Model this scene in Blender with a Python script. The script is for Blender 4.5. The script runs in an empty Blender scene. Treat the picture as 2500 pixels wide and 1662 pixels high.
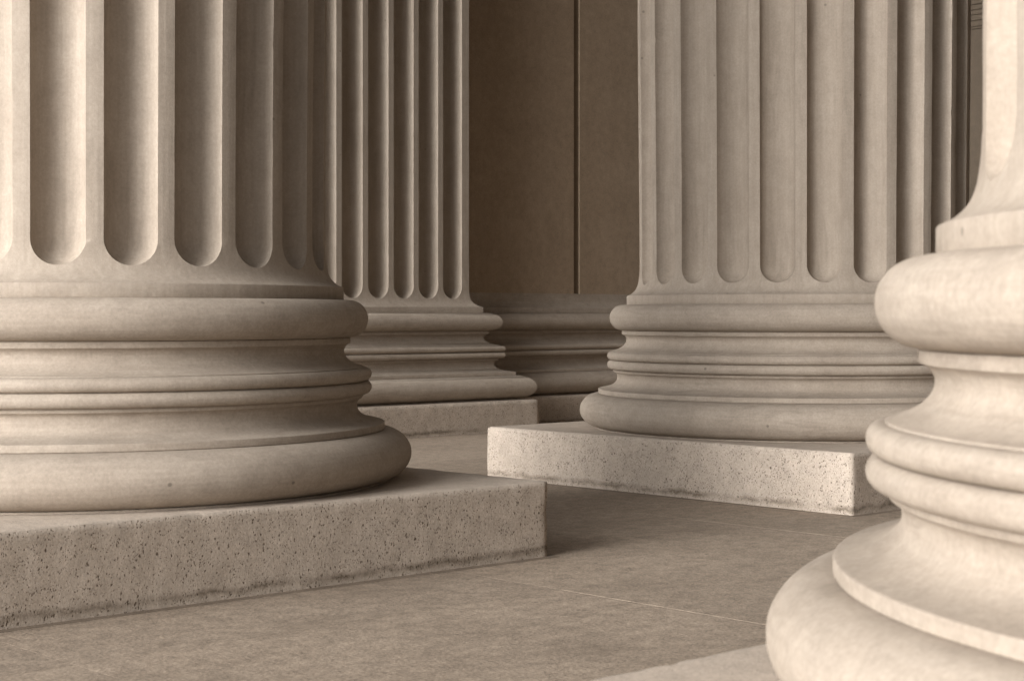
import bpy, bmesh, math, random
from mathutils import Vector, noise as mnoise
R_ = math.radians
random.seed(7)
sc = bpy.context.scene
U = 0.88                      # metres per eye-height unit used for all measured sizes
TH = R_(47.3808)              # bearing of the optical axis from +X

# ------------------------------------------------------------------ camera
cd = bpy.data.cameras.new('camera'); cam = bpy.data.objects.new('camera', cd)
sc.collection.objects.link(cam); sc.camera = cam
cam.location = (0, 0, U); cam.rotation_euler = (R_(90), 0, TH - R_(90))
cd.sensor_width = 36.0; cd.lens = 59.31; cd.shift_y = -0.02475
cd.clip_start = 0.05; cd.clip_end = 3000
cd.dof.use_dof = True; cd.dof.focus_distance = 7.2; cd.dof.aperture_fstop = 9.0

# ------------------------------------------------------------------ sky, sun, exposure
SUN_AZ, SUN_EL = 181.0, 17.0   # azimuth of the sun measured from +X, elevation (degrees)
w = bpy.data.worlds.new('World'); sc.world = w; w.use_nodes = True
nt = w.node_tree; nt.nodes.clear()
out = nt.nodes.new('ShaderNodeOutputWorld'); bg = nt.nodes.new('ShaderNodeBackground')
sky = nt.nodes.new('ShaderNodeTexSky'); sky.sky_type = 'NISHITA'; sky.sun_disc = False
sky.sun_elevation = R_(SUN_EL); sky.sun_rotation = R_(90.0 - SUN_AZ)
sky.air_density = 1.0; sky.dust_density = 4.0; sky.ozone_density = 1.0
hs = nt.nodes.new('ShaderNodeHueSaturation'); hs.inputs['Saturation'].default_value = 0.08
nt.links.new(sky.outputs[0], hs.inputs['Color']); nt.links.new(hs.outputs[0], bg.inputs['Color'])
bg.inputs['Strength'].default_value = 0.064
nt.links.new(bg.outputs[0], out.inputs['Surface'])
sl = bpy.data.lights.new('sun', 'SUN'); sun = bpy.data.objects.new('sun', sl); sc.collection.objects.link(sun)
sl.energy = 1.5; sl.angle = R_(40); sl.color = (1.0, 0.995, 0.99)
az, el = R_(SUN_AZ), R_(SUN_EL)
tosun = Vector((math.cos(el)*math.cos(az), math.cos(el)*math.sin(az), math.sin(el)))
sun.rotation_euler = tosun.to_track_quat('Z', 'Y').to_euler(); sun.location = (-20, 0, 20)
sc.view_settings.view_transform = 'Standard'; sc.view_settings.look = 'None'
sc.view_settings.exposure = 1.70; sc.view_settings.gamma = 1.0
sc.render.engine = 'CYCLES'
sc.cycles.max_bounces = 6; sc.cycles.diffuse_bounces = 5

# ------------------------------------------------------------------ materials
def N(nt, t, **kw):
    n = nt.nodes.new(t)
    for k, v in kw.items():
        if k in n.inputs: n.inputs[k].default_value = v
        else: setattr(n, k, v)
    return n
def stone(name, light, dark, stretch, streak=0.5, mottle=0.5, bump=0.15, bump_scale=220.0, rough=0.85,
          pits=0.0, pit_scale=(60, 60, 30), dirt=0.0, speck=0.0, blotch=0.0, grainy=0.16, vein=0.0, vein_scale=(5, 5, 34), slab=0.0):
    m = bpy.data.materials.new(name); m.use_nodes = True
    nt = m.node_tree; L = nt.links.new
    bs = nt.nodes['Principled BSDF']; bs.inputs['Roughness'].default_value = rough
    bs.inputs['Specular IOR Level'].default_value = 0.25
    geo = N(nt, 'ShaderNodeNewGeometry')
    def mapped(s, loc=(0, 0, 0)):
        mp = N(nt, 'ShaderNodeMapping'); mp.inputs['Scale'].default_value = s; mp.inputs['Location'].default_value = loc
        L(geo.outputs['Position'], mp.inputs['Vector']); return mp.outputs[0]
    def noise(vec, scale, detail=4, rgh=0.55):
        n = N(nt, 'ShaderNodeTexNoise'); n.inputs['Scale'].default_value = scale
        n.inputs['Detail'].default_value = detail; n.inputs['Roughness'].default_value = rgh
        L(vec, n.inputs['Vector']); return n.outputs['Fac']
    def ramp(v, a, b, lo=0.0, hi=1.0):
        r = N(nt, 'ShaderNodeMapRange'); r.inputs['From Min'].default_value = a; r.inputs['From Max'].default_value = b
        r.inputs['To Min'].default_value = lo; r.inputs['To Max'].default_value = hi; L(v, r.inputs['Value']); return r.outputs[0]
    def math_(op, a, b):
        n = N(nt, 'ShaderNodeMath', operation=op)
        for i, v in enumerate((a, b)):
            if isinstance(v, (int, float)): n.inputs[i].default_value = v
            else: L(v, n.inputs[i])
        return n.outputs[0]
    def mix(f, a, b):
        n = N(nt, 'ShaderNodeMix', data_type='RGBA')
        if isinstance(f, (int, float)): n.inputs[0].default_value = f
        else: L(f, n.inputs[0])
        for i, v in ((6, a), (7, b)):
            if isinstance(v, tuple): n.inputs[i].default_value = (*v, 1)
            else: L(v, n.inputs[i])
        return n.outputs[2]
    mott = ramp(noise(mapped((1, 1, 1)), 3.2, 6, 0.62), 0.32, 0.68)
    strk = ramp(noise(mapped(stretch), 1.0, 5, 0.65), 0.3, 0.7)
    grain = ramp(noise(mapped((1, 1, 1)), 190.0, 2, 0.6), 0.25, 0.75)
    f = math_('ADD', math_('MULTIPLY', mott, mottle), math_('MULTIPLY', strk, streak))
    f = math_('ADD', f, math_('MULTIPLY', grain, max(0.0, 1.0 - mottle - streak)))
    col = mix(f, dark, light)
    if vein:       # flowing bedding veins
        vn = N(nt, 'ShaderNodeTexNoise'); vn.inputs['Scale'].default_value = 1.0; vn.inputs['Detail'].default_value = 6; vn.inputs['Distortion'].default_value = 1.2
        mp = N(nt, 'ShaderNodeMapping'); mp.inputs['Scale'].default_value = vein_scale; mp.inputs['Rotation'].default_value = (0.35, 0.22, 0.0)
        L(geo.outputs['Position'], mp.inputs['Vector']); L(mp.outputs[0], vn.inputs['Vector'])
        patch = ramp(noise(mapped((1, 1, 1), (1, 4, 6)), 1.7, 3, 0.5), 0.40, 0.62)
        col = mix(math_('MULTIPLY', math_('MULTIPLY', ramp(vn.outputs['Fac'], 0.46, 0.62), patch), vein), col, tuple(c*0.78 for c in dark))
    if grainy:     # crystalline grain
        g1 = ramp(noise(mapped((1, 1, 1), (2, 2, 2)), 95.0, 3, 0.7), 0.28, 0.72, -grainy, grainy)
        g2 = ramp(noise(mapped((1, 1, 1), (6, 1, 3)), 17.0, 4, 0.6), 0.30, 0.70, -grainy*0.55, grainy*0.55)
        gm = N(nt, 'ShaderNodeVectorMath', operation='SCALE'); L(col, gm.inputs[0]); L(math_('ADD', math_('ADD', g1, g2), 1.0), gm.inputs['Scale'])
        col = gm.outputs[0]
    if slab:       # every slab was cut from a slightly different bed
        oi = N(nt, 'ShaderNodeObjectInfo'); sm = N(nt, 'ShaderNodeVectorMath', operation='SCALE'); L(col, sm.inputs[0])
        L(ramp(oi.outputs['Random'], 0.0, 1.0, 1.0-slab/2, 1.0+slab/2), sm.inputs['Scale']); col = sm.outputs[0]
    if speck:      # scattered small dark flecks and nicks
        v = N(nt, 'ShaderNodeTexVoronoi'); v.inputs['Scale'].default_value = 7.0
        L(mapped((1, 1, 1.0), (3.1, 1.7, 0.4)), v.inputs['Vector'])
        k = math_('MULTIPLY', ramp(v.outputs['Distance'], 0.035, 0.06, 1.0, 0.0), speck)
        sp = N(nt, 'ShaderNodeSeparateColor'); L(v.outputs['Color'], sp.inputs[0])
        k = math_('MULTIPLY', k, math_('GREATER_THAN', sp.outputs[0], 0.55))
        col = mix(k, col, tuple(c*0.35 for c in dark))
    if blotch:
        b = ramp(noise(mapped((1, 1, 1), (5, 9, 2)), 1.3, 7, 0.7), 0.52, 0.75)
        col = mix(math_('MULTIPLY', b, blotch), col, tuple(c*0.62 for c in dark))
        b2 = math_('MULTIPLY', ramp(noise(mapped((1, 1, 1), (1, 2, 8)), 7.5, 6, 0.72), 0.56, 0.72), ramp(noise(mapped((1, 1, 1), (4, 2, 1)), 1.1, 2, 0.5), 0.42, 0.60))
        col = mix(math_('MULTIPLY', b2, blotch), col, tuple(c*0.55 for c in dark))
    hgt = math_('MULTIPLY', math_('ADD', noise(mapped((1, 1, 1)), bump_scale, 3, 0.6), math_('MULTIPLY', strk, 0.6)), 0.6)
    if pits:       # open pores of the plinth stone
        wob = N(nt, 'ShaderNodeTexNoise'); wob.inputs['Scale'].default_value = 45; L(geo.outputs['Position'], wob.inputs['Vector'])
        vm = N(nt, 'ShaderNodeVectorMath', operation='MULTIPLY_ADD')
        L(wob.outputs['Color'], vm.inputs[0]); vm.inputs[1].default_value = (0.016, 0.016, 0.016); L(geo.outputs['Position'], vm.inputs[2])
        tot = None
        for s, r0, thr, seed in ((pit_scale, 0.22, 0.70, 0.0), (tuple(x*1.7 for x in pit_scale), 0.30, 0.60, 4.3), (tuple(x*2.9 for x in pit_scale), 0.32, 0.58, 8.1)):
            mp = N(nt, 'ShaderNodeMapping'); mp.inputs['Scale'].default_value = s; mp.inputs['Location'].default_value = (seed, seed*1.3, seed*.7)
            mp.inputs['Rotation'].default_value = (0.12, 0.1, 0.0)
            L(vm.outputs[0], mp.inputs['Vector'])
            v = N(nt, 'ShaderNodeTexVoronoi'); v.inputs['Scale'].default_value = 1.0; L(mp.outputs[0], v.inputs['Vector'])
            sp = N(nt, 'ShaderNodeSeparateColor'); L(v.outputs['Color'], sp.inputs[0])
            rad = math_('MULTIPLY', sp.outputs[1], r0)
            d = math_('SUBTRACT', v.outputs['Distance'], rad)
            k = ramp(d, 0.0, 0.14, 1.0, 0.0)
            clus = ramp(noise(mapped((1, 1, 1), (seed+2, 0, 1)), 9.0, 3, 0.6), 0.35, 0.65, 0.32, -0.16)
            k = math_('MULTIPLY', k, math_('GREATER_THAN', sp.outputs[0], math_('ADD', clus, thr)))
            tot = k if tot is None else math_('MAXIMUM', tot, k)
        sn = N(nt, 'ShaderNodeSeparateXYZ'); L(geo.outputs['True Normal'], sn.inputs[0])
        tot = math_('MULTIPLY', tot, ramp(sn.outputs[2], 0.3, 0.9, 1.0, 0.0))
        col = mix(math_('MULTIPLY', tot, pits), col, (0.115, 0.086, 0.060))
        hgt = math_('SUBTRACT', hgt, math_('MULTIPLY', tot, 2.4))
    if dirt:       # irregular band of grime left a few centimetres above the paving
        sx = N(nt, 'ShaderNodeSeparateXYZ'); L(geo.outputs['Position'], sx.inputs[0])
        wv = math_('MULTIPLY', math_('SUBTRACT', noise(mapped((1, 1, 1)), 9.0, 6, 0.7), 0.5), 0.06)
        z = math_('ADD', math_('ADD', sx.outputs[2], 0.004), wv)
        up = ramp(z, 0.012, 0.030); dn = ramp(z, 0.032, 0.052, 1.0, 0.0)
        patch = ramp(noise(mapped((1, 1, 1), (7, 3, 0)), 2.3, 5, 0.65), 0.36, 0.56)
        gr = ramp(noise(mapped((1, 1, 1)), 70.0, 3, 0.7), 0.15, 0.5)
        k = math_('MULTIPLY', math_('MULTIPLY', up, dn), math_('MULTIPLY', patch, gr))
        col = mix(math_('MULTIPLY', k, dirt), col, (0.10, 0.072, 0.045))
    L(col, bs.inputs['Base Color'])
    bp = N(nt, 'ShaderNodeBump'); bp.inputs['Strength'].default_value = bump; bp.inputs['Distance'].default_value = 0.004
    L(hgt, bp.inputs['Height']); L(bp.outputs[0], bs.inputs['Normal'])
    return m
LT, DK = (0.400, 0.339, 0.278), (0.298, 0.244, 0.193)
M_shaft = stone('limestone_shaft', LT, DK, (55, 55, 2.2), 0.42, 0.38, 0.3, 200, speck=0.5, vein=0.30, grainy=0.10, vein_scale=(26, 26, 3.5))
M_base = stone('limestone_base', LT, DK, (2.5, 2.5, 70), 0.38, 0.40, 0.3, 180, speck=0.6, vein=0.4, grainy=0.13)
M_plinth = stone('pitted_plinth', (0.51, 0.433, 0.361), (0.41, 0.341, 0.276), (20, 20, 9), 0.3, 0.45, 0.55, 150, pits=0.9, pit_scale=(84, 84, 54), dirt=0.75)
M_wall = stone('wall_stone', (0.38, 0.290, 0.207), (0.29, 0.216, 0.149), (9, 9, 1.2), 0.3, 0.45, 0.12, 260, speck=0.2)
M_floor = stone('paving_stone', (0.375, 0.303, 0.236), (0.235, 0.183, 0.136), (48, 48, 48), 0.42, 0.16, 0.6, 80, rough=0.8, speck=0.8, blotch=0.55, grainy=0.38, slab=0.16)
M_mortar = stone('mortar', (0.26, 0.207, 0.159), (0.15, 0.115, 0.083), (8, 8, 8), 0.4, 0.4, 0.4, 150)
M_ceil = stone('ceiling_stone', (0.14, 0.098, 0.064), (0.10, 0.068, 0.042), (2, 2, 2), 0.4, 0.4)
M_ground = stone('lawn_and_drive', (0.09, 0.075, 0.05), (0.05, 0.04, 0.027), (1, 1, 1), 0.4, 0.4)

# ------------------------------------------------------------------ helpers
C = sc.collection
def tag(o, label=None, cat=None, group=None, kind=None):
    if cat and not kind: kind = 'thing'
    for k, v in (('label', label), ('category', cat), ('group', group), ('kind', kind)):
        if v: o[k] = v
    return o
def mesh_obj(name, verts, faces, mat, parent=None, sharp=32, smooth=True):
    me = bpy.data.meshes.new(name); me.from_pydata([tuple(v) for v in verts], [], faces); me.validate()
    if smooth:
        me.polygons.foreach_set('use_smooth', [True]*len(me.polygons)); me.set_sharp_from_angle(angle=R_(sharp))
    me.materials.append(mat)
    o = bpy.data.objects.new(name, me); C.objects.link(o)
    if parent: o.parent = parent
    return o
def empty(name, loc):
    o = bpy.data.objects.new(name, None); o.location = loc; o.empty_display_size = 0.2; C.objects.link(o); return o
def copy_tree(o, parent=None):
    c = o.copy(); C.objects.link(c); c.parent = parent
    for ch in list(o.children): copy_tree(ch, c)
    return c

# moulding profile (radius, height above floor) shared by columns, pilaster and wall base
def arc(cx_, cz, rx, rz, a0, a1, n):
    return [(cx_ + rx*math.cos(R_(a0+(a1-a0)*i/n)), cz + rz*math.sin(R_(a0+(a1-a0)*i/n))) for i in range(n+1)]
RS = 0.993
def spl(pts, n=5):            # smooth curve through points
    res = []
    for i in range(len(pts)-1):
        p0 = pts[max(i-1, 0)]; p1 = pts[i]; p2 = pts[i+1]; p3 = pts[min(i+2, len(pts)-1)]
        for k in range(n):
            t = k/n
            res.append(tuple(0.5*((2*p1[j]) + (-p0[j]+p2[j])*t + (2*p0[j]-5*p1[j]+4*p2[j]-p3[j])*t*t + (-p0[j]+3*p1[j]-3*p2[j]+p3[j])*t**3) for j in (0, 1)))
    res.append(pts[-1]); return res
APO = spl([(RS, 1.300), (RS+.0005, 1.262), (0.9955, 1.222), (1.002, 1.184), (1.0165, 1.153), (1.040, 1.130), (1.064, 1.1175)], 4)
P_upper_fillet = [(1.064, 1.1175), (1.068, 1.1155), (1.069, 1.113), (1.069, 1.066), (1.067, 1.063)]
P_upper_torus = [(1.05, 1.0630)] + arc(1.095, 0.985, 0.078, 0.078, 90, -90, 22) + [(1.05, 0.907)]
P_upper_scotia = [(1.03, 0.9065), (1.095, 0.9065), (1.098, 0.9045), (1.098, 0.884), (1.096, 0.881)] + \
    spl([(1.090, 0.880), (1.077, 0.868), (1.0705, 0.851), (1.0765, 0.829), (1.098, 0.806), (1.130, 0.790), (1.153, 0.784)], 4) + [(1.155, 0.7825), (1.155, 0.7795), (1.10, 0.7795)]
P_astragal_a = [(1.10, 0.7790), (1.150, 0.7790)] + arc(1.161, 0.752, 0.0275, 0.0268, 88, -90, 12) + [(1.10, 0.7252)]
P_astragal_b = [(1.10, 0.7248), (1.155, 0.7248)] + arc(1.161, 0.697, 0.0275, 0.0278, 88, -90, 12) + [(1.10, 0.6692)]
P_lower_scotia = [(1.08, 0.6688), (1.149, 0.6688), (1.151, 0.667), (1.151, 0.656), (1.149, 0.653)] + \
    spl([(1.143, 0.652), (1.131, 0.640), (1.1265, 0.621), (1.131, 0.600), (1.148, 0.580), (1.180, 0.5645), (1.215, 0.5555), (1.239, 0.551)], 4) + \
    [(1.242, 0.5495), (1.243, 0.546), (1.243, 0.524), (1.240, 0.521), (1.18, 0.521)]
P_lower_torus = [(1.16, 0.5205)] + arc(1.243, 0.421, 0.1135, 0.0995, 90, -86, 26) + [(1.262, 0.3205), (1.264, 0.3195), (1.264, 0.3125), (1.1, 0.3125)]
MOULD = [('upper_fillet', P_upper_fillet), ('upper_torus', P_upper_torus), ('upper_scotia', P_upper_scotia), ('astragal', P_astragal_a),
         ('astragal', P_astragal_b), ('lower_scotia', P_lower_scotia), ('lower_torus', P_lower_torus)]

def lathe(name, prof, mat, parent, n=432, dz=0.0):
    vs, fs = [], []
    k = len(prof)
    for i in range(n):
        a = 2*math.pi*i/n; ca, sa = math.cos(a), math.sin(a)
        for r, z in prof:
            q = Vector((ca*3.0+parent.location.x, sa*3.0, z*2.0))
            rr = r + 0.0011*mnoise.noise(q*1.7) + 0.0007*mnoise.noise(q*6.0) - 0.010*max(0.0, mnoise.noise(q*13.0+Vector((0, 0, z*40)))-0.55)
            vs.append((rr*U*ca, rr*U*sa, (z+dz)*U))
    for i in range(n):
        j = (i+1) % n
        for q in range(k-1): fs.append((i*k+q, i*k+q+1, j*k+q+1, j*k+q))
    return mesh_obj(name, vs, fs, mat, parent, sharp=35)

def apo_r(z):
    if z >= APO[0][1]: return RS
    for (r1, z1), (r2, z2) in zip(APO, APO[1:]):
        if z2 <= z <= z1: return r1 + (r2-r1)*(z1-z)/(z1-z2)
    return APO[-1][0]

def shaft_r(z):                # slight entasis above the apophyge
    t = min(max((z-1.3)/1.7, 0.0), 1.0)
    return apo_r(z) + 0.012*t*t*(3-2*t) - max(0.0, z-3.4)*0.005
def chip(x, z, seed=0.0):      # small losses along an arris
    n1 = mnoise.noise(Vector((x*7.0+seed, 3.1, z*9.0))); n2 = mnoise.noise(Vector((x*11.0, seed, z*46.0)))
    return 0.0012*(1+n1) + 0.016*max(0.0, n2*0.7+n1*0.35-0.40)
NF = 24; ZC = 1.279; WH = 0.0985; ZB = 1.168; ZTOP = 12.0; KD = 0.93
def fluted_shaft(name, mat, parent, phase, dz=0.0):
    """Land and flute surfaces of a round shaft; every flute ends in a quarter sphere."""
    vs, fs, idx = [], [], {}
    def vert(a, r, z):
        key = (round(a % (2*math.pi), 6) % round(2*math.pi, 6), round(r, 6), round(z, 6))
        if key in idx: return idx[key]
        vs.append((r*U*math.cos(a), r*U*math.sin(a), (z+dz)*U)); idx[key] = len(vs)-1; return idx[key]
    def quad(a, b, c, d):
        q = []
        for x in (a, b, c, d):
            if x not in q: q.append(x)
        if len(q) > 2: fs.append(tuple(q))
    pitch = 2*math.pi/NF; NA = 16; NBt = 8; NR = 9; NL = 3
    zs = [ZC+0.022*i for i in range(150)] + [5.0, 7.0, ZTOP]
    low = [p for p in APO if p[1] < ZB-1e-4]
    for k in range(NF):
        ac = phase + k*pitch
        def S(u, dep, z): # u lateral offset, dep depth below land surface
            r0 = shaft_r(z)
            if dep == 0.0 and abs(abs(u)-WH) < 1e-6 and z >= ZC-1e-6: r0 -= chip(ac+u/RS, z, parent.location.x)
            return vert(ac + u/RS, r0-dep, z)
        # straight part of the flute
        cols = [(-WH*math.cos(math.pi*i/NA), WH*math.sin(math.pi*i/NA) if 0 < i < NA else 0.0) for i in range(NA+1)]
        for z0, z1 in zip(zs, zs[1:]):
            for (u0, h0), (u1, h1) in zip(cols, cols[1:]):
                quad(S(u0, h0*KD, z0), S(u1, h1*KD, z0), S(u1, h1*KD, z1), S(u0, h0*KD, z1))
        # quarter sphere end
        def E(i, b):
            u, h = cols[i]; be = math.pi/2*b/NBt
            return S(u, h*KD*math.cos(be) if b < NBt else 0.0, ZC - h*math.sin(be))
        for i in range(NA):
            for b in range(NBt): quad(E(i, b+1), E(i+1, b+1), E(i+1, b), E(i, b))
        # surface below the end
        def B(i, q):
            u, h = cols[i]; zr = ZC-h; return S(u, 0.0, zr + (ZB-zr)*q/NR)
        for i in range(NA):
            for q in range(NR): quad(B(i, q+1), B(i+1, q+1), B(i+1, q), B(i, q))
        # land to the right of this flute
        la = [WH/RS + (pitch-2*WH/RS)*i/NL for i in range(NL+1)]
        zl = [ZC+(ZB-ZC)*q/NR for q in range(NR, -1, -1)] + zs[1:]
        for a0, a1 in zip(la, la[1:]):
            for z0, z1 in zip(zl, zl[1:]):
                def lr(a, z): return shaft_r(z) - (chip(ac+a, z, parent.location.x) if (a == la[0] or a == la[-1]) and z >= ZC-1e-6 else 0.0)
                quad(vert(ac+a0, lr(a0, z0), z0), vert(ac+a1, lr(a1, z0), z0), vert(ac+a1, lr(a1, z1), z1), vert(ac+a0, lr(a0, z1), z1))
        # apophyge under the flutes
        al = [u/RS for u, h in cols] + la[1:]
        zz = [(shaft_r(ZB), ZB)] + low
        for a0, a1 in zip(al, al[1:]):
            for (r0, z0), (r1, z1) in zip(zz, zz[1:]):
                quad(vert(ac+a0, r1, z1), vert(ac+a1, r1, z1), vert(ac+a1, r0, z0), vert(ac+a0, r0, z0))
    return mesh_obj(name, vs, fs, mat, parent, sharp=38)

def rough_box(name, x0, x1, y0, y1, z0, z1, mat, parent, step=0.02, rad=0.010, seed=0.0, rough=0.0016):
    """Stone block with worn, slightly uneven arrises (grid faces pulled to rounded edges)."""
    bm = bmesh.new()
    def grid(o, du, dv, nu, nv):
        g = [[bm.verts.new(o + du*(i/nu) + dv*(j/nv)) for j in range(nv+1)] for i in range(nu+1)]
        for i in range(nu):
            for j in range(nv): bm.faces.new((g[i][j], g[i+1][j], g[i+1][j+1], g[i][j+1]))
    X, Y, Z = Vector((x1-x0, 0, 0)), Vector((0, y1-y0, 0)), Vector((0, 0, z1-z0)); O = Vector((x0, y0, z0))
    nx, ny, nz = (max(2, round(v.length/step)) for v in (X, Y, Z))
    grid(O, X, Z, nx, nz); grid(O+Y, Z, X, nz, nx); grid(O, Z, Y, nz, ny); grid(O+X, Y, Z, ny, nz); grid(O+Z, X, Y, nx, ny)
    bmesh.ops.remove_doubles(bm, verts=bm.verts, dist=1e-5)
    for v in bm.verts:
        p = v.co + Vector((seed, seed*.7, seed*.3))
        r = rad*(0.55 + 1.1*max(0, mnoise.noise(p*9)+.35)) + 0.022*max(0, mnoise.noise(p*23)-.30)
        q = Vector((min(max(v.co.x, x0+r), x1-r), min(max(v.co.y, y0+r), y1-r), min(max(v.co.z, z0-1), z1-r)))
        d = v.co - q
        if d.length > 1e-7: v.co = q + d.normalized()*r
        v.co += v.normal*0 + Vector((mnoise.noise(p*14), mnoise.noise(p*14+Vector((9, 0, 0))), mnoise.noise(p*14+Vector((0, 9, 0)))))*rough
    me = bpy.data.meshes.new(name); bm.normal_update(); bm.to_mesh(me); bm.free()
    me.polygons.foreach_set('use_smooth', [True]*len(me.polygons)); me.materials.append(mat)
    o = bpy.data.objects.new(name, me); C.objects.link(o); o.parent = parent; return o

def box(name, x0, x1, y0, y1, z0, z1, mat, parent=None, bev=0.0):
    bm = bmesh.new(); bmesh.ops.create_cube(bm, size=1)
    for v in bm.verts: v.co = Vector(((x0+x1)/2+v.co.x*(x1-x0), (y0+y1)/2+v.co.y*(y1-y0), (z0+z1)/2+v.co.z*(z1-z0)))
    if bev: bmesh.ops.bevel(bm, geom=bm.edges[:], offset=bev, segments=2, affect='EDGES')
    me = bpy.data.meshes.new(name); bm.to_mesh(me); bm.free(); me.materials.append(mat)
    o = bpy.data.objects.new(name, me); C.objects.link(o)
    if parent: o.parent = parent
    return o

# ------------------------------------------------------------------ the setting: ground, floor, ceiling
HW = 1.3655                    # half plinth width
L_C, M_C, R_C = (3.480, 6.411), (8.304, 6.405), (3.121, 0.770)
YW = 11.48                     # face of the back wall
g = mesh_obj('ground', [(-900, -900, -.9), (900, -900, -.9), (900, 900, -.9), (-900, 900, -.9)], [(0, 1, 2, 3)], M_ground, smooth=False)
tag(g, kind='structure')
floor = box('floor', -2.4*U, 16.2*U, -2.6*U, 13.0*U, -0.9, -0.0005, M_mortar); tag(floor, kind='structure')
JX = [2.35+1.95*i for i in range(-2, 7)]; JY = [4.40+2.2*i for i in range(-3, 4)]
gap = 0.0008
for i in range(len(JX)-1):
    for j in range(len(JY)-1):
        zt = random.uniform(-.0002, .0002)
        box('paving_slab', JX[i]*U+gap, JX[i+1]*U-gap, JY[j]*U+gap, JY[j+1]*U-gap, -0.05, zt, M_floor, floor)
ceil = box('ceiling', -1.2*U, 16.2*U, -2.2*U, 13.0*U, ZTOP*U, ZTOP*U+0.8, M_ceil); tag(ceil, kind='structure')

M_blocker = stone('light_blocker', (0.10, 0.076, 0.052), (0.06, 0.045, 0.030), (2, 2, 2), 0.4, 0.4)  # unseen dark masses added only to block sky light and bounce
for nm, a in (('opposite_blocker', (0.0*U, 14.0*U, -9.0*U, -8.0*U, -0.9, 18*U)), ('side_blocker', (12.6*U, 14.0*U, -7.9*U, 4.9*U, -0.9, 18*U))):
    tag(box(nm, *a, M_blocker), kind='structure')

# ------------------------------------------------------------------ columns
def make_column(cen, phase, dz, label, seed):
    t = empty('column', (cen[0]*U, cen[1]*U, 0))
    tag(t, label, 'column', 'fluted columns of the portico')
    fluted_shaft('shaft', M_shaft, t, R_(phase), dz)
    for nm, pr in MOULD: lathe(nm, pr, M_base if nm != 'upper_fillet' else M_shaft, t, dz=dz)
    h = HW*U
    rough_box('plinth', -h, h, -h, h, 0.0, (0.3125+dz)*U, M_plinth, t, seed=seed)
    b = h + 0.032
    box('mortar_bed', -b, b, -b, b, 0.0004, 0.0013, M_mortar, t, bev=0.0)
    return t
make_column(L_C, -4.5, 0.0, 'large fluted column filling the left edge, its pitted plinth corner at picture centre', 0.0)
make_column(M_C, 0.0, 0.0, 'whole-width fluted column on a pale speckled plinth, right of the dark wall panels', 5.0)
make_column(R_C, 0.0, 0.036, 'bright blurred column base close to the viewer, cut off by the right edge', 9.0)

make_column((7.94, 0.77), 0.0, 0.036, 'unseen fluted column of the front row, added beyond the right edge to shade the middle column', 2.0)  # out of view, added to keep light off the middle column's right flank
# ------------------------------------------------------------------ pilaster and back wall
PX0, PX1, PY = 7.711, 9.711, 11.11    # shaft edges and face of the pilaster
KO, PZ = 1.163, -0.046                # moulding projection factor and height offset
def off(r): return (r-RS)*KO
def sweep_u(name, prof, mat, parent):  # moulding wrapped round three sides of the pilaster
    vs, fs = [], []; k = len(prof)
    for r, z in prof:
        o = off(r); z = (z+PZ)*U
        for x, y in ((PX0-o, YW), (PX0-o, PY-o), (PX1+o, PY-o), (PX1+o, YW)): vs.append((x*U, y*U, z))
    for q in range(k-1):
        for s in range(3): fs.append((q*4+s, (q+1)*4+s, (q+1)*4+s+1, q*4+s+1))
    return mesh_obj(name, vs, fs, mat, parent, sharp=35)
def sweep_x(name, prof, mat, parent, x0, x1, y):
    vs, fs = [], []; k = len(prof)
    for r, z in prof:
        for x in (x0, x1): vs.append((x*U, (y-off(r))*U, (z+PZ-.002)*U))
    for q in range(k-1): fs.append((q*2, q*2+2, q*2+3, q*2+1))
    return mesh_obj(name, vs, fs, mat, parent, sharp=35)
pil = empty('pilaster', (0, 0, 0)); tag(pil, 'flat fluted pilaster standing against the back wall between two columns', 'pilaster')
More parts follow.
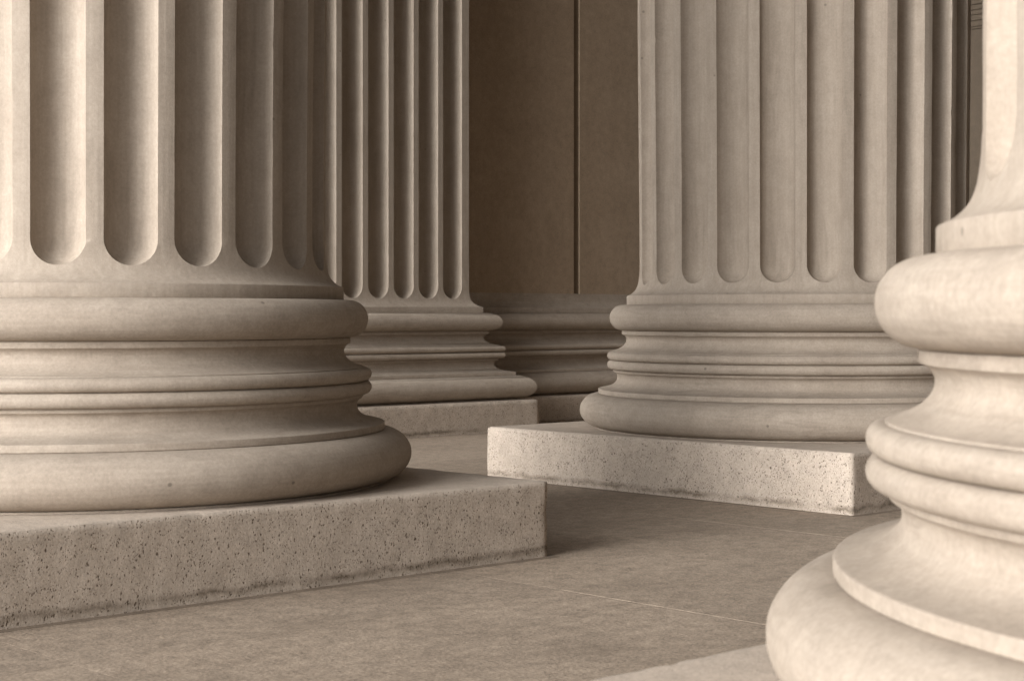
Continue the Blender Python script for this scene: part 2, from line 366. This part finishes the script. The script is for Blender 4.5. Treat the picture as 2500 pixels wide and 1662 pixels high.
def pilaster_shaft():
    vs, fs, idx = [], [], {}
    w, land, edge = 0.108, 0.0555, 0.0812; wz = 0.108
    zc = 1.139 + wz; zt = ZTOP; zb = 1.135; NA, NBt, NR = 18, 9, 5; kd = 0.95
    def y_at(z): return PY - (apo_r(z-PZ)-RS)*KO
    def x_edge(z, s): return (PX1 + (apo_r(z-PZ)-RS)*KO) if s > 0 else (PX0 - (apo_r(z-PZ)-RS)*KO)
    def vert(x, d, z):
        p = (x*U, (y_at(z)+d)*U, z*U); key = tuple(round(c, 6) for c in p)
        if key not in idx: vs.append(p); idx[key] = len(vs)-1
        return idx[key]
    def quad(*q):
        o = []
        for x in q:
            if x not in o: o.append(x)
        if len(o) > 2: fs.append(tuple(o))
    zs = [zc, 1.6, 2.5, 4.0, 7.0, zt]
    low = [(z+PZ) for r, z in APO if z+PZ < zb-1e-4]
    zl = [zc+(zb-zc)*q/NR for q in range(NR, -1, -1)] + zs[1:]
    zall = low[::-1] + zl
    def strip(xa, xb, za):
        for z0, z1 in zip(za, za[1:]): quad(vert(xa(z0), 0, z0), vert(xb(z0), 0, z0), vert(xb(z1), 0, z1), vert(xa(z1), 0, z1))
    x = PX1 - edge; first = True
    strip(lambda z, x=x: x, lambda z: x_edge(z, 1), zall)
    for k in range(7):
        xc = x - w
        cols = [(xc-w*math.cos(math.pi*i/NA), w*math.sin(math.pi*i/NA)) for i in range(NA+1)]
        for z0, z1 in zip(zs, zs[1:]):
            for (u0, h0), (u1, h1) in zip(cols, cols[1:]): quad(vert(u0, h0*kd, z0), vert(u1, h1*kd, z0), vert(u1, h1*kd, z1), vert(u0, h0*kd, z1))
        def E(i, b):
            u, h = cols[i]; be = math.pi/2*b/NBt
            return vert(u, h*kd*math.cos(be) if b < NBt else 0.0, zc-h*math.sin(be))
        def B(i, q):
            u, h = cols[i]; zr = zc-h; return vert(u, 0.0, zr+(zb-zr)*q/NR)
        for i in range(NA):
            for b in range(NBt): quad(E(i, b+1), E(i+1, b+1), E(i+1, b), E(i, b))
            for q in range(NR): quad(B(i, q+1), B(i+1, q+1), B(i+1, q), B(i, q))
            za = low[::-1] + [zb]
            strip(lambda z, u=cols[i][0]: u, lambda z, u=cols[i+1][0]: u, za)
        xn = x-2*w-land
        if k < 6: strip(lambda z, a=xn: a, lambda z, b=x-2*w: b, zall)
        else: strip(lambda z: x_edge(z, -1), lambda z, b=x-2*w: b, zall)
        x = xn
    for s in (1, -1):          # returns to the wall
        for z0, z1 in zip(zall, zall[1:]):
            b = len(vs)
            vs.extend([(x_edge(z0, s)*U, y_at(z0)*U, z0*U), (x_edge(z0, s)*U, (YW+.05)*U, z0*U), (x_edge(z1, s)*U, (YW+.05)*U, z1*U), (x_edge(z1, s)*U, y_at(z1)*U, z1*U)])
            fs.append((b, b+1, b+2, b+3) if s > 0 else (b+3, b+2, b+1, b))
    return mesh_obj('shaft', vs, fs, M_shaft, pil, sharp=38)
pilaster_shaft()
for nm, pr in MOULD: sweep_u(nm, pr, M_base, pil)
PO = 0.4375
rough_box('plinth', (PX0-PO)*U, (PX1+PO)*U, (PY-PO)*U, (YW-.1)*U, 0, (0.3125+PZ)*U, M_plinth, pil, seed=3.0, step=0.03)

wall = empty('wall', (0, YW*U, 0)); tag(wall, 'dark back wall of tall smooth stone panels with moulded base course', 'wall')
def W(o): o.parent = wall; o.location = (0, -YW*U, 0); return o
W(box('wall_core', (PX0+.02)*U, 16.2*U, (YW+.045)*U, (YW+.6)*U, 0, ZTOP*U-.003, M_wall))
PB = 1.174
def panel(x0, x1, z0, z1, ch):   # slab whose right arris is cut back to a sloping joint
    d = .055
    pl = [(x0, YW), (x1-ch, YW), (x1, YW+d), (x1, YW+.06), (x0, YW+.06)] if ch else [(x0, YW), (x1, YW), (x1, YW+.06), (x0, YW+.06)]
    n = len(pl); vs = [(x*U, y*U, z*U) for z in (z0, z1) for x, y in pl]
    fs = [tuple(range(n-1, -1, -1)), tuple(range(n, 2*n))] + [(i, (i+1) % n, n+(i+1) % n, n+i) for i in range(n)]
    me_o = mesh_obj('panel', vs, fs, M_wall, None, smooth=False)
    md = me_o.modifiers.new('bevel', 'BEVEL'); md.width = 0.0025; md.segments = 2
    return W(me_o)
for x0, x1, ch in ((9.72, 11.37, 0), (11.447, 14.9, 0)):
    for z0, z1 in ((PB, 5.2), (5.25, 9.2), (9.25, ZTOP-.05)): panel(x0, x1, z0, z1, ch)
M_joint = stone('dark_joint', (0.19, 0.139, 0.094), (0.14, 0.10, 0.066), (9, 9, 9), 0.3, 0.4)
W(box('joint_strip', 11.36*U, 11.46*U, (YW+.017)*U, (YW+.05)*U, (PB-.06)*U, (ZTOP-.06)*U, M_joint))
for nm, pr in [('apophyge', [(r, z) for r, z in APO if z < 1.26])] + MOULD:
    for x0, x1 in ((9.9, 13.4),):
        W(sweep_x(nm, pr, M_base, None, x0, x1, YW))
for x0, x1 in ((PX1+PO+.002, 13.2),):
    W(rough_box('plinth', x0*U, x1*U, (YW-PO)*U, (YW+.1)*U, 0, (0.3125+PZ-.002)*U, M_plinth, None, seed=6.0+x0, step=0.03))

# ------------------------------------------------------------------ end wall with carved key band
EX = 12.5
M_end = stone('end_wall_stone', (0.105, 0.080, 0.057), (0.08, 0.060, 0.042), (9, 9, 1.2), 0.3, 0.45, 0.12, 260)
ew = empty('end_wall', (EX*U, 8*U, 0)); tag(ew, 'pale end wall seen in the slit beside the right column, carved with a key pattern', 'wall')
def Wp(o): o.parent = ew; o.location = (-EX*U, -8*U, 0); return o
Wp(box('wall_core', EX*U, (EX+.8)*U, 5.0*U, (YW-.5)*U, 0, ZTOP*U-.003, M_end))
kz = 3.402; t_ = .012
def bar(y0, y1, z0, z1): Wp(box('key_bar', (EX-.012)*U, (EX+.002)*U, y0*U, y1*U, (kz+z0)*U, (kz+z1)*U, M_end, bev=0.0015))
bar(6.0, 10.2, -3.38, -t_/2)
for z0, z1 in ((0, .021), (.021, .072)): bar(6.0, 10.2, z0+t_/2, z1-t_/2)
y = 6.0
while y < 10.1:
    bar(y+t_/2, y+.42-t_/2, .072+t_/2, .121-t_/2)
    bar(y+t_/2, y+.30-t_/2, .121+t_/2, .162-t_/2); bar(y+.30+t_/2, y+.42-t_/2, .121+t_/2, .33)
    bar(y+t_/2, y+.06-t_/2, .162+t_/2, .33); bar(y+.06+t_/2, y+.24-t_/2, .162+t_/2, .207-t_/2)
    bar(y+.06+t_/2, y+.18, .207+t_/2, .25); bar(y+.24+t_/2, y+.30-t_/2, .162+t_/2, .33)
    y += .42
bar(6.0, 10.2, .345, .40)
